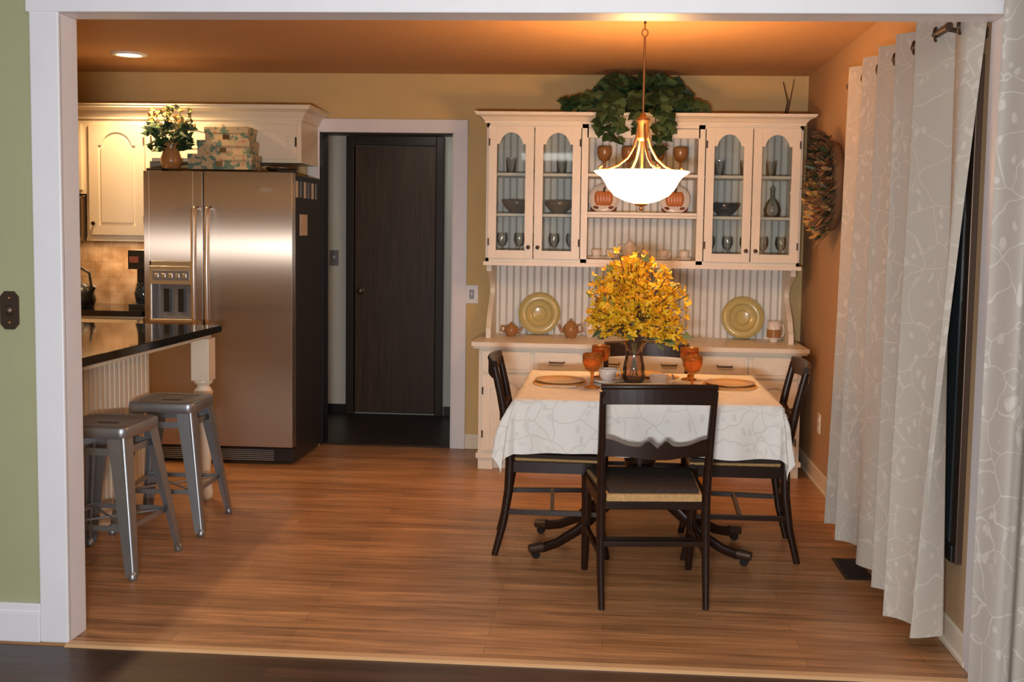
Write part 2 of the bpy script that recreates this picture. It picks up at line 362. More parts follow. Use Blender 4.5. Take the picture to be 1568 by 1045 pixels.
# ------------------------------------------------------------ cabinet door helper
def archpts(x0,x1,zl,zh,n=24,f=.8):
    P=[]
    xm=(x0+x1)/2;hw=(x1-x0)/2
    for i in range(n+1):
        t=-1+2*i/n
        q=min(1,abs(t)/f)
        g=(1-q**2.1)**.62 if q<1 else 0
        P.append((xm+hw*t,zl+(zh-zl)*g))
    return P
def cdoor(b,x0,x1,z0,z1,y,mt,arch=.06,glass=None,st=.05,knob=0,panel=None):
    t=.02
    b.box(x0,x0+st,y-t,y,z0,z1,mt);b.box(x1-st,x1,y-t,y,z0,z1,mt);b.box(x0+st,x1-st,y-t,y,z0,z0+st,mt)
    if arch:
        A=archpts(x0+st,x1-st,z1-st-arch,z1-st*.8)
        b.prism([(x0+st,z1),(x1-st,z1)]+A[::-1],'Y',y-t,y,mt)
    else: b.box(x0+st,x1-st,y-t,y,z1-st,z1,mt)
    if glass:
        b.box(x0+st,x1-st,y-.009,y-.006,z0+st,z1-st*.8,glass)
    else:
        b.box(x0+st,x1-st,y-.01,y-.002,z0+st,z1-st*.8,mt)
        g=.018
        if arch:
            A=archpts(x0+st+g,x1-st-g,z1-st-arch-g,z1-st*.8-g)
            b.prism([(x0+st+g,z0+st+g),(x1-st-g,z0+st+g)]+A[::-1],'Y',y-.018,y-.006,mt)
        else: b.box(x0+st+g,x1-st-g,y-.018,y-.006,z0+st+g,z1-st-g,mt)
    if knob:
        kx=x1-st/2 if knob>0 else x0+st/2
        kz=z0+.07
        b.lathe([(0,.028),(.010,.026),(.013,.018),(.006,.012),(.006,0)],(kx,y-t,kz),BRONZE,12,axis=(0,-1,0))
        hx=x0+.004 if knob>0 else x1-.004
        for hz in(z0+.1,z1-.1): b.tube([(hx,y-t-.004,hz-.022),(hx,y-t-.004,hz+.022)],.005,BRONZE,8)
def beads(b,x0,x1,y,z0,z1,mt,back,pitch=.045,face='Y'):
    n=max(1,round((x1-x0)/pitch));p=(x1-x0)/n
    for i in range(n):
        a=x0+i*p+.004;c=x0+(i+1)*p-.004
        if face=='Y':
            b.prism([(a,y),(a+.003,y-.007),(c-.003,y-.007),(c,y)],'Z',z0,z1,mt)
        else:
            b.prism([(y,a),(y+.007,a+.003),(y+.007,c-.003),(y,c)],'Z',z0,z1,mt)
def crown(b,x0,x1,yf,yb,z0,z1,mt,out=.06,left=True,right=True):
    prof=[(0,z0),(.012,z0),(.012,z0+.012),(out*.45,z0+(z1-z0)*.55),(out*.9,z0+(z1-z0)*.75),(out*.9,z1-.008),(out,z1-.008),(out,z1)]
    vs=[];fs=[]
    for o,z in prof:
        xl=x0-(o if left else 0);xr=x1+(o if right else 0)
        vs+=[(xl,yb,z),(xl,yf-o,z),(xr,yf-o,z),(xr,yb,z)]
    n=len(prof)
    for i in range(n-1):
        for k in range(3): fs.append((i*4+k,i*4+k+1,i*4+k+5,i*4+k+4))
    fs.append(tuple((n-1)*4+k for k in range(4)))
    b.add(vs,fs,mt)

# ------------------------------------------------------------ hutch
b=B('china_hutch')
HX0,HX1=-.78,1.145
yf=6.44
b.box(HX0,HX1,yf,7.03,.09,.755,HUT)
b.box(HX0+.05,HX1-.05,yf+.04,7.03,0,.09,HUT)
for x0 in(HX0,HX1-.09):
    b.box(x0,x0+.09,yf,yf+.05,0,.09,HUT)
b.box(HX0-.012,HX1+.012,yf-.014,7.03,.07,.10,HUT)
b.box(HX0-.04,HX1+.035,6.386,7.03,.755,.782,HUT)
b.box(HX0-.03,HX1+.025,6.40,7.03,.742,.755,HUT)
cols=[(-.765,-.46),(-.45,-.165),(-.145,.19),(.20,.525),(.545,.835),(.845,1.13)]
for i,(x0,x1) in enumerate(cols):
    b.box(x0+.008,x1-.008,yf-.018,yf,.60,.725,HUT)
    b.box(x0+.03,x1-.03,yf-.024,yf-.016,.62,.705,HUT)
    xm=(x0+x1)/2
    if i in(1,2,3,4): b.tube([(xm-.045,yf-.02,.67),(xm-.04,yf-.045,.667),(xm+.04,yf-.045,.667),(xm+.045,yf-.02,.67)],.005,BRONZE,8)
    cdoor(b,x0+.008,x1-.008,.12,.585,yf,HUT,arch=.035,knob=(1 if i%2==0 else -1))
b.box(HX0+.01,HX1-.01,7.005,7.03,.782,2.1,BEADB)
beads(b,HX0+.02,HX1-.02,7.005,.782,1.26,BEADI,BEADB)
UX0,UX1=-.765,1.135;yu=6.60;z0,z1=1.25,2.11
b.box(UX0,UX0+.02,yu,7.005,z0,z1,HUT);b.box(UX1-.02,UX1,yu,7.005,z0,z1,HUT)
b.box(UX0,UX1,yu,7.005,z0+.01,z0+.03,HUT);b.box(UX0,UX1,yu,7.005,z1-.02,z1,HUT)
b.box(-.175,-.155,yu,7.005,z0,z1,HUT);b.box(.525,.545,yu,7.005,z0,z1,HUT)
for (a,c) in((UX0+.02,-.175),(-.155,.525),(.545,UX1-.02)):
    beads(b,a,c,7.005,z0+.03,z1-.02,BEADI,BEADB)
    for sz in(1.55,1.80):
        b.box(a,c,6.70 if a!=-.155 else 6.66,7.0,sz-.009,sz+.009,HUT)
b.box(-.155,.525,6.66,6.672,1.555,1.575,HUT)
b.box(UX0,UX1,yu-.018,yu,z0,z0+.035,HUT)
b.box(UX0,UX1,yu-.018,yu,2.075,z1,HUT)
b.box(-.155,.525,yu-.018,yu,2.02,2.08,HUT)
for x0,x1 in((UX0,UX0+.02),(-.185,-.145),(.515,.555),(UX1-.02,UX1)): b.box(x0,x1,yu-.018,yu,z0,z1,HUT)
for x0,x1,k in((-.75,-.475,1),(-.468,-.19,-1),(.56,.835,1),(.842,1.12,-1)):
    cdoor(b,x0,x1,z0+.032,2.085,yu-.018,HUT,arch=.06,glass=GLASS,st=.05,knob=k)
b.box(UX0-.012,UX1+.012,yu-.03,7.02,z0-.012,z0+.012,HUT)
crown(b,UX0,UX1,yu-.018,7.03,2.10,2.165,HUT,.07)
def corb(b,x0,x1):
    P=[(7.0,1.24),(6.66,1.24),(6.66,1.20)]
    for i in range(13):
        t=i/12; P.append((6.68+.17*sin(t*pi)**1+.06*sin(t*2*pi),1.19-t*.33))
    P+=[(6.66,.84),(6.66,.782),(7.0,.782)]
    b.prism(P,'X',x0,x1,HUT)
corb(b,-.765,-.735);corb(b,1.10,1.13)
hut=b.done(.0025)

def goblet(b,c,h,r,mt,seg=16):
    b.lathe([(0,0),(r*.85,0),(r*.8,.006),(r*.2,h*.08),(r*.13,h*.2),(r*.18,h*.42),(r*.2,h*.46),(r*.75,h*.55),(r,h*.72),(r*1.02,h*.9),(r*.97,h),(r*.93,h),(r*.9,h*.75),(r*.6,h*.58),(0,h*.52)],c,mt,seg)
def wineglass(b,c,h,r,mt,seg=14):
    b.lathe([(0,0),(r*.85,0),(r*.8,.005),(r*.16,h*.06),(r*.10,h*.25),(r*.12,h*.42),(r*.7,h*.52),(r,h*.70),(r*.98,h*.88),(r*.85,h)],c,mt,seg)
def cup(b,c,h,r,mt,ang=0,saucer=True):
    if saucer: b.lathe([(0,0),(r*.9,0),(r*1.75,.014),(r*1.75,.018),(r*.9,.006),(0,.006)],c,mt,20)
    z=.007 if saucer else 0
    cc=(c[0],c[1],c[2]+z)
    b.lathe([(0,0),(r*.55,0),(r*.6,.006),(r*.9,h*.4),(r,h),(r*.95,h),(r*.85,h*.4),(r*.5,.01),(0,.01)],cc,mt,20)
    d=Vector((cos(ang),sin(ang),0));p0=Vector(cc)
    pts=[p0+d*(r*.9)+Vector((0,0,h*.82)),p0+d*(r*1.35)+Vector((0,0,h*.85)),p0+d*(r*1.5)+Vector((0,0,h*.55)),p0+d*(r*1.3)+Vector((0,0,h*.28)),p0+d*(r*.82)+Vector((0,0,h*.3))]
    b.tube(pts,.004,mt,6)
def teapot(b,c,h,r,mt,s=1):
    b.lathe([(0,0),(r*.6,0),(r*.65,.005),(r,h*.35),(r*.95,h*.6),(r*.5,h*.78),(r*.5,h*.8),(r*.3,h*.88),(.006,h*.9),(.009,h*.97),(0,h)],c,mt,20)
    c=Vector(c)
    b.tube([c+Vector((s*r*.85,0,h*.3)),c+Vector((s*r*1.3,0,h*.42)),c+Vector((s*r*1.6,0,h*.7))],[.012,.009,.006],mt,8)
    b.tube([c+Vector((-s*r*.8,0,h*.65)),c+Vector((-s*r*1.4,0,h*.7)),c+Vector((-s*r*1.5,0,h*.4)),c+Vector((-s*r*.9,0,h*.25))],.006,mt,6)
def disc_plate(b,c,r,mt,tilt=.2,ring=None):
    ax=Vector((0,-cos(tilt),sin(tilt)))
    b.lathe([(0,.0),(r*.6,.0),(r*.66,.008),(r,.018),(r,.022),(r*.64,.013),(r*.58,.006),(0,.006)],c,mt,32,axis=ax)
    if ring:
        b.lathe([(r*.60,.0085),(r*.60,.012),(r*.66,.016),(r*.67,.0125)],c,ring,32,axis=ax)
        b.lathe([(r*.95,.0185),(r*.95,.0225),(r*1.0,.0235),(r*1.0,.0185)],c,ring,32,axis=ax)
        b.lathe([(r*.30,.006),(r*.30,.009),(r*.36,.009),(r*.36,.006)],c,ring,32,axis=ax)
for x in(-.45,.85):
    b=B('olive_glass_plate');disc_plate(b,(x,6.94,.782+.137),.136,GPLATE,.18,GRING);b.done()
b=B('sugar_bowl');teapot(b,(-.62,6.80,.782),.09,.045,TOFFEE,1);b.done()
b=B('teapot');teapot(b,(-.24,6.78,.782),.12,.05,TOFFEE,-1);b.done()
b=B('coffee_mug');cup(b,(1.03,6.8,.782),.13,.042,PORC,0,False);b.lathe([(.0435,.03),(.0435,.08)],(1.03,6.8,.782),TOFFEE,20);b.done()
b=B('creamer_pitcher');cup(b,(-.12,6.85,.782),.10,.04,PORC,pi,False);b.done()
for x in(-.05,.10,.28,.42):
    b=B('wine_goblet');goblet(b,(x,6.76,1.809),.17,.045,TOFFEE);b.done()
for x in(-.05,.395):
    b=B('pumpkin_plate')
    cz=1.559+.10
    b.lathe([(0,0),(.06,0),(.095,.014),(.095,.018),(.055,.007),(0,.007)],(x,6.84,cz),PORC,28,axis=(0,-.97,.2))
    for k in range(5):
        b.ball((x+(k-2)*.018,6.822,cz+.005),.05,ORANGE,12,(.45,.25,.95))
    b.tube([(x,6.82,cz+.045),(x+.008,6.815,cz+.075)],.008,BROWN,6)
    for s_ in(-1,1): b.ball((x+s_*.055,6.82,cz-.06),.022,RED,8,(1.3,.4,.8))
    b.done()
for x in(-.09,.0,.22,.33,.46):
    b=B('demitasse_cup');cup(b,(x,6.80,1.281),.055,.032,PORC,random.uniform(-.5,3.5));b.done()
b=B('teapot_white');teapot(b,(.12,6.84,1.281),.13,.05,PORC,1);b.done()
for sx,ex in((-.72,-.22),(.59,1.09)):
    for k in range(5):
        x=sx+.03+k*(ex-sx-.06)/4
        b=B('stemware');wineglass(b,(x,6.84,1.281),.155,.035,CLEAR,14);b.done()
    for k in range(2):
        if sx>0 and k==1: continue
        x=sx+.12+k*.27
        b=B('glass_bowl');b.lathe([(0,0),(.04,0),(.045,.01),(.085,.05),(.10,.085),(.097,.085),(.08,.05),(.04,.014),(0,.014)],(x,6.85,1.559),SMOKE if sx<0 else CLEAR,20);b.done()
    for k in range(3):
        x=sx+.08+k*.16
        b=B('tumbler');b.lathe([(0,0.001),(.028,0.001),(.035,.10)],(x,6.86,1.809),CLEAR,14);b.done()
b=B('decanter');b.lathe([(0,0),(.05,0),(.055,.05),(.04,.09),(.014,.12),(.014,.17),(.02,.175),(0,.2)],(1.0,6.83,1.559),CLEAR,16);b.done()
# ------------------------------------------------------------ ivy on hutch
b=B('ivy_plant')
b.lathe([(0,0),(.08,0),(.10,.12),(.105,.12),(.10,.13),(.09,.12),(0,.11)],(.14,6.80,2.167),BROWN,20)
IV=[(0,0),(.22,-.12),(.34,.02),(.52,.12),(.34,.36),(.30,.55),(.12,.75),(0,1)]
def ivl(p,d,n,s):
    b.leaf(p,d,n,s,LEAF if random.random()<.6 else LEAF2,IV)
for i in range(270):
    a=random.uniform(0,2*pi);u=random.random()**.5;ph=random.uniform(-.5,1)
    k=math.sqrt(max(0.05,1-.75*max(0,ph)**2))
    x=.16+.29*u*cos(a)*k;y=6.76+.15*sin(a)*u*k;z=2.28+.13*ph+random.uniform(-.02,.02)
    z=min(max(z,2.20),2.395)
    d=Vector((cos(a)*.8+random.uniform(-.7,.7),-abs(sin(a)*.5)-.25,random.uniform(-.9,.1)))
    ivl((x,y,z),d,(random.uniform(-.8,.8),-1,random.uniform(-.5,1.1)),random.uniform(.06,.10))
for (sx,ex,ez) in((-.10,-.27,2.22),(-.08,-.30,2.20),(-.05,-.20,2.19),(.38,.54,2.20),(.3,.46,2.19),(0,-.03,2.04),(.05,.03,2.02),(.2,.27,1.96),(.25,.30,2.05),(.3,.34,2.08),(-.05,-.08,2.08),(.12,.14,2.08)):
    pts=[]
    for k in range(9):
        t=k/8
        if ez<2.15: p=(sx+(ex-sx)*t,6.72-.27*min(1,t*1.5),2.28-(2.28-ez)*max(0,(t-.45)/.55)-.05*min(1,t*2)+.02)
        else: p=(sx+(ex-sx)*t,6.62-.03*t,2.28-(2.28-ez)*t)
        pts.append(p)
    b.tube(pts,.003,BROWN,5)
    for p in pts[2:]:
        for q in range(3):
            ivl((p[0],p[1]-.005,p[2]+.015),(random.uniform(-1,1),-.4,random.uniform(-1,.1)),(random.uniform(-.3,.3),-1,.4),random.uniform(.055,.085))
b.done()
b=B('twig_branch')
b.tube([(1.06,6.85,2.17),(1.08,6.87,2.28),(1.05,6.88,2.40)],[.008,.005,.003],BROWN,6);b.tube([(1.08,6.87,2.2),(1.10,6.87,2.32),(1.12,6.9,2.42)],[.005,.004,.002],BROWN,6)
b.tube([(.8,6.82,2.175),(.85,6.8,2.19),(.95,6.82,2.175),(1.06,6.84,2.175)],.006,BROWN,6);b.done()

# ------------------------------------------------------------ kitchen cabinets upper
b=B('kitchen_wall_cabinet')
cy=6.64
b.box(-3.31,-2.90,cy,7.035,1.36,2.12,CREAM);b.box(-2.90,-1.93,cy,7.035,1.85,2.12,CREAM);b.box(-4.38,-3.31,cy,7.035,1.64,2.12,CREAM)
cdoor(b,-3.285,-2.925,1.385,2.075,cy,CREAM,arch=.07,knob=-1,st=.06)
cdoor(b,-3.72,-3.335,1.665,2.075,cy,CREAM,arch=.06,knob=1,st=.055)
cdoor(b,-2.885,-2.425,1.87,2.085,cy,CREAM,arch=.03,knob=1,st=.045)
cdoor(b,-2.405,-1.955,1.87,2.085,cy,CREAM,arch=.03,knob=-1,st=.045)
crown(b,-4.38,-1.93,cy,7.035,2.11,2.20,CREAM,.075,left=False)
b.box(-3.31,-2.90,cy-.01,7.03,1.345,1.365,CREAM)
b.done(.0025)
b=B('over_range_microwave')
b.box(-4.08,-3.325,6.62,7.015,1.34,1.63,STEEL);b.box(-4.05,-3.52,6.61,6.62,1.37,1.61,BLACK);b.box(-3.50,-3.345,6.612,6.62,1.37,1.61,BLACK);b.tube([(-3.51,6.60,1.38),(-3.51,6.585,1.49),(-3.51,6.60,1.6)],.008,HANDLE,8)
b.done(.003)
b=B('backsplash');b.box(XL+.01,-2.90,7.02,7.036,.92,1.34,TILE);b.done()
b=B('kitchen_base_cabinet')
b.box(-4.38,-2.87,6.45,7.035,.09,.885,CREAM);b.box(-4.38,-2.87,6.50,7.035,0,.09,BLACK)
b.box(-4.39,-2.865,6.42,7.035,.885,.92,GRANITE)
for x in(-3.28,-3.7,-4.12):
    b.box(x,x+.38,6.43,6.45,.74,.865,CREAM);cdoor(b,x,x+.38,.11,.72,6.45,CREAM,arch=.04,knob=1)
b.done(.0025)
b=B('coffee_maker')
x=-2.97;y=6.62
b.box(x-.07,x+.07,y-.0,y+.22,.92,.95,BLACK);b.box(x-.07,x+.07,y+.13,y+.22,.95,1.27,BLACK);b.box(x-.07,x+.07,y,y+.22,1.17,1.29,BLACK)
b.lathe([(0,0),(.045,0),(.055,.06),(.042,.11),(.04,.13),(0,.13)],(x,y+.065,.952),DARKG,18);b.box(x-.06,x+.0,y-.004,y,1.21,1.25,RED)
b.tube([(x,y+.01,1.06),(x,y-.03,1.05),(x,y-.03,.99),(x,y+.01,.98)],.006,BLACK,6)
b.done(.004)
b=B('tea_kettle');b.lathe([(0,0),(.085,0),(.10,.05),(.085,.11),(.05,.15),(.015,.16),(.018,.18),(0,.185)],(-3.36,6.62,.92),BLACK,22)
b.tube([(-3.44,6.62,1.04),(-3.43,6.62,1.14),(-3.36,6.62,1.18),(-3.29,6.62,1.14),(-3.28,6.62,1.04)],.009,BLACK,8);b.tube([(-3.29,6.6,1.0),(-3.24,6.58,1.06)],[.02,.012],BLACK,8);b.done()

# ------------------------------------------------------------ fridge
b=B('refrigerator')
X0,X1,Yf=-2.81,-1.90,6.34
b.box(X0,X1,Yf+.075,6.99,.02,1.765,STEELD)
for wx in(X0+.1,X1-.1):
    for wy in(6.5,6.9): b.tube([(wx-.02,wy,.02),(wx+.02,wy,.02)],.02,BLACK,10)
sp=-2.442
fz=.115
b.box(sp+.005,X1,Yf,Yf+.07,fz,1.775,STEEL)
dx0,dx1,dz0,dz1=-2.775,-2.505,.865,1.235
b.box(X0,dx0,Yf,Yf+.07,fz,1.775,STEEL);b.box(dx1,sp-.005,Yf,Yf+.07,fz,1.775,STEEL)
b.box(dx0,dx1,Yf,Yf+.07,fz,dz0,STEEL);b.box(dx0,dx1,Yf,Yf+.07,dz1,1.775,STEEL)
b.box(dx0,dx1,Yf+.055,Yf+.07,dz0,dz1,GRAYP)
b.box(dx0,dx1,Yf-.012,Yf+.06,dz1-.14,dz1-.03,HANDLE)
b.box(dx0+.02,dx1-.02,Yf-.015,Yf-.010,dz1-.115,dz1-.055,GRAYP)
for i in range(5): b.box(dx0+.035+i*.043,dx0+.06+i*.043,Yf-.018,Yf-.014,dz1-.10,dz1-.075,HANDLE)
b.box(dx0,dx0+.012,Yf-.008,Yf+.01,dz0,dz1,HANDLE);b.box(dx1-.012,dx1,Yf-.008,Yf+.01,dz0,dz1,HANDLE);b.box(dx0,dx1,Yf-.012,Yf+.055,dz0,dz0+.02,HANDLE);b.box(dx0,dx1,Yf-.008,Yf+.01,dz1-.03,dz1,HANDLE)
for i in(0,1):
    xx=dx0+.09+i*.09; b.box(xx-.02,xx+.02,Yf+.03,Yf+.045,dz0+.06,dz0+.2,BLACK)
for hx in(sp-.040,sp+.040):
    pts=[(hx,Yf,1.555),(hx,Yf-.035,1.55),(hx,Yf-.052,1.50),(hx,Yf-.06,1.2),(hx,Yf-.052,.90),(hx,Yf-.035,.855),(hx,Yf,.85)]
    b.tube(pts,[.018,.018,.017,.016,.017,.018,.018],HANDLE,12,ref=(1,0,0))
b.box(X0+.01,X0+.10,Yf+.02,Yf+.13,1.775,1.792,BLACK);b.box(X1-.10,X1-.01,Yf+.02,Yf+.13,1.775,1.792,BLACK)
b.box(X0,X1,Yf+.03,Yf+.08,.02,.105,BLACK)
for i in range(6): b.box(X0+.06,X1-.12,Yf+.02,Yf+.03,.028+i*.012,.034+i*.012,GRAYP)
b.prism([(-2.06+.045*cos(k*pi/10),1.67+.014*sin(k*pi/10)) for k in range(20)],'Y',Yf-.004,Yf,HANDLE)
b.box(X1-.004,X1+.003,6.50,6.66,1.40,1.53,PAPER)
for k in range(6): b.box(X1-.004,X1+.004,6.42+k*.085,6.46+k*.085,1.63,1.73,PAPER if k%2==0 else GRAYP)
b.done(.006)
for nm,x0,x1,z0,z1,y0 in(('floral_gift_box',-2.57,-2.17,1.793,1.885,6.42),('floral_gift_box',-2.52,-2.19,1.885,1.97,6.44),('floral_gift_box',-2.48,-2.205,1.97,2.05,6.46)):
    b=B(nm);b.box(x0+.004,x1-.004,y0+.004,y0+.18,z0,z1-.03,FLORAL);b.box(x0,x1,y0,y0+.184,z1-.035,z1,FLORAL);b.box((x0+x1)/2-.022,(x0+x1)/2+.022,y0-.002,y0,z1-.075,z1-.045,SILV)
    b.done(.003)
b=B('serving_tray');b.lathe([(0,0),(.08,0),(.10,.02),(.097,.022),(.078,.004),(0,.004)],(-2.03,6.56,1.793),BRONZE,28);b.done()
b=B('flower_vase_on_fridge')
fc=(-2.67,6.42)
b.lathe([(0,0),(.05,0),(.065,.05),(.05,.10),(.045,.14),(.055,.16),(.04,.15),(0,.14)],(*fc,1.793),TOFFEE,18)
for i in range(120):
    a=random.uniform(0,2*pi);u=random.random()**.5;z=random.uniform(1.91,2.06)
    p=(fc[0]+.13*u*cos(a),fc[1]+.05*u*sin(a)-.02,z)
    b.leaf(p,(cos(a),sin(a),random.uniform(-.6,.8)),(0,-1,.6),random.uniform(.04,.065),LEAF if random.random()<.6 else LEAF2)
for i in range(60):
    a=random.uniform(0,2*pi);u=random.random()**.5
    p=Vector((fc[0]+.15*u*cos(a),fc[1]+.06*u*sin(a)-.02,random.uniform(2.02,2.16)))
    for k in range(4):
        b.leaf(p,(random.uniform(-1,1),random.uniform(-1,.2),random.uniform(-.5,1)),(0,-1,.3),.026,random.choice([WHEAT,LEAF3,STRAW,PAPER,LEAF2]))
    if i%4==0:b.tube([(fc[0],fc[1],1.93),tuple(p)],.002,LEAF2,4)
b.done()

# ------------------------------------------------------------ island
b=B('kitchen_island')
ix=-2.40
b.box(-3.2,ix-.02,3.95,5.47,.0,.88,CREAM)
b.box(ix-.02,ix-.008,3.95,5.47,.0,.88,BEADB)
beads(b,3.95,5.47,ix-.008,.09,.88,CREAM,BEADB,.05,face='X')
b.box(ix-.01,ix+.012,3.95,5.475,0,.09,CREAM)
b.box(-3.3,-2.06,3.90,5.60,.885,.922,GRANITE)
b.box(-3.2,-2.10,3.95,5.55,.86,.886,CREAM)
pc2=(-2.125,5.50)
b.box(pc2[0]-.048,pc2[0]+.048,pc2[1]-.048,pc2[1]+.048,.64,.862,CREAM)
b.lathe([(.048,.64),(.05,.63),(.03,.61),(.044,.59),(.05,.575),(.044,.56),(.032,.545),(.03,.53),(.046,.47),(.049,.42),(.046,.32),(.036,.18),(.031,.13),(.045,.12),(.048,.105),(.040,.09),(.048,.05),(.045,.02),(.030,0),(0,0)],(*pc2,0),CREAM,24)
b.done(.003)

# ------------------------------------------------------------ metal stools
b=B('metal_counter_stool')
H=.618;hs=.158;ft=.215
def rsq(h,r,z,n=5):
    P=[]
    for (sx,sy,a0) in((1,1,0),(-1,1,pi/2),(-1,-1,pi),(1,-1,3*pi/2)):
        for k in range(n+1):
            a=a0+pi/2*k/n;P.append((sx*(h-r)+r*cos(a),sy*(h-r)+r*sin(a),z))
    return P
rings=[rsq(hs-.004,.035,H-.05),rsq(hs,.035,H-.045),rsq(hs,.035,H-.008),rsq(hs-.006,.032,H),rsq(hs-.03,.03,H-.001),rsq(hs-.04,.03,H-.006),rsq(.05,.02,H-.010),rsq(.001,.0005,H-.010)]
vs=sum(rings,[]);n=len(rings[0]);fs=[]
for i in range(len(rings)-1):
    for k in range(n): fs.append((i*n+k,i*n+(k+1)%n,(i+1)*n+(k+1)%n,(i+1)*n+k))
b.add(vs,fs,GALV,True)
b.box(-.045,.045,-.012,.012,H-.0095,H-.0085,BLACK)
for sx in(-1,1):
    for sy in(-1,1):
        t=Vector((sx*(hs-.022),sy*(hs-.022),H-.01));f=Vector((sx*ft,sy*ft,.015))
        for q in((Vector((-sx,0,0))),(Vector((0,-sy,0)))):
            wt,wb=.068,.030
            k=.004
            nrm=Vector((0,sy,0)) if q.x else Vector((sx,0,0))
            out=nrm*.008
            vs=[t+out,t+q*wt+out,f+q*wb+out,f+out,t+out-nrm*k,t+q*wt+out-nrm*k,f+q*wb+out-nrm*k,f+out-nrm*k]
            b.add([tuple(v) for v in vs],[(0,1,2,3),(7,6,5,4),(0,4,5,1),(1,5,6,2),(2,6,7,3),(3,7,4,0)],GALV)
        b.tube([tuple(t-Vector((sx,sy,0))*.002),tuple(f-Vector((sx,sy,0))*.002)],[.012,.010],GALV,10)
        b.lathe([(0,0),(.016,0),(.018,.012),(.013,.035),(0,.036)],(f.x-sx*.006,f.y-sy*.006,0),GALV,12)
def lp(sx,sy,z):
    u=(H-z)/H;return Vector((sx*(hs-.035+(ft-hs+.015)*u),sy*(hs-.035+(ft-hs+.015)*u),z))
for a,c in(((-1,-1),(1,-1)),((1,-1),(1,1)),((1,1),(-1,1)),((-1,1),(-1,-1))):
    b.bar([tuple(lp(*a,.51)),tuple(lp(*c,.51))],.004,.03,GALV)
    b.bar([tuple(lp(*a,.20)),tuple(lp(*c,.20))],.006,.022,GALV)
b.tube([tuple(lp(-1,-1,.20)),tuple(lp(1,1,.20))],.006,GALV,6);b.tube([tuple(lp(1,-1,.20)),tuple(lp(-1,1,.20))],.006,GALV,6)
st=b.done(.0,loc=(-2.115,4.40,0),rotz=-.05)
dup(st,(-2.10,5.03,0),.04)

# ------------------------------------------------------------ dining table
TX0,TX1,TY0,TY1=-.375,.705,4.41,5.35
tcx,tcy=(TX0+TX1)/2,(TY0+TY1)/2
b=B('dining_table')
b.box(TX0,TX1,TY0,TY1,.722,.748,DWOOD);b.box(TX0+.07,TX1-.07,TY0+.07,TY1-.07,.66,.722,DWOOD)
c=(tcx-.01,tcy,0)
b.lathe([(.0,.66),(.11,.66),(.10,.63),(.05,.60),(.045,.56),(.06,.50),(.075,.43),(.06,.36),(.05,.33),(.075,.30),(.08,.24),(.06,.21),(0,.20)],c,DWOOD,24)
for ang in(35,145,215,325):
    a=math.radians(ang);d=Vector((cos(a),sin(a)*.62,0)).normalized()
    L_=.50
    pts=[Vector(c)+d*(L_*t)+Vector((0,0,z)) for t,z in((.06,.30),(.2,.27),(.4,.19),(.6,.11),(.8,.06),(.93,.045),(1.0,.045))]
    b.tube([tuple(p) for p in pts],[.030,.030,.025,.021,.019,.020,.016],DWOOD,8,ab=(1.2,.85))
    e=Vector(c)+d*L_
    b.tube([tuple(e+Vector((0,0,.05))-d*.03),tuple(e+Vector((0,0,.045))+d*.03)],[.024,.02],BRONZE,10)
    b.tube([tuple(e+Vector((d.y*.012,-d.x*.012,.018))),tuple(e-Vector((d.y*.012,-d.x*.012,-.018)))],.018,BLACK,12)
b.done(.003)
b=B('tablecloth')
dr=.225;nx,ny=130,120
z0=.7535
vs=[];fs=[]
for j in range(ny+1):
    for i in range(nx+1):
        x=TX0-dr+(TX1-TX0+2*dr)*i/nx;y=TY0-dr+(TY1-TY0+2*dr)*j/ny
        nxp=min(max(x,TX0),TX1);nyp=min(max(y,TY0),TY1)
        dx,dy=x-nxp,y-nyp;r=math.hypot(dx,dy)
        if r<1e-6: vs.append((x,y,z0+.0006*sin(x*31)*sin(y*27)));continue
        ux,uy=dx/r,dy/r;a2=2*abs(ux*uy)
        per=(nxp*1.0+nyp*1.7)
        k=.10+.12*a2
        w=(.022*sin(per*15+1)+.014*sin(per*29+2))*min(1,r/.15)
        ang=math.atan2(abs(dy),abs(dx))
        w+=a2*.035*sin(ang*6)*min(1,r/.1)
        out=.006+r*k+w*.9+(.010*(1-math.exp(-r*60)))
        out=max(out,.008)
        z=z0-max(0,r-.006)*math.sqrt(max(.2,1-k*k))
        vs.append((nxp+ux*out,nyp+uy*out,z))
for j in range(ny):
    for i in range(nx):
        a=j*(nx+1)+i;fs.append((a,a+1,a+nx+2,a+nx+1))
b.add(vs,fs,CLOTH,True);b.done()

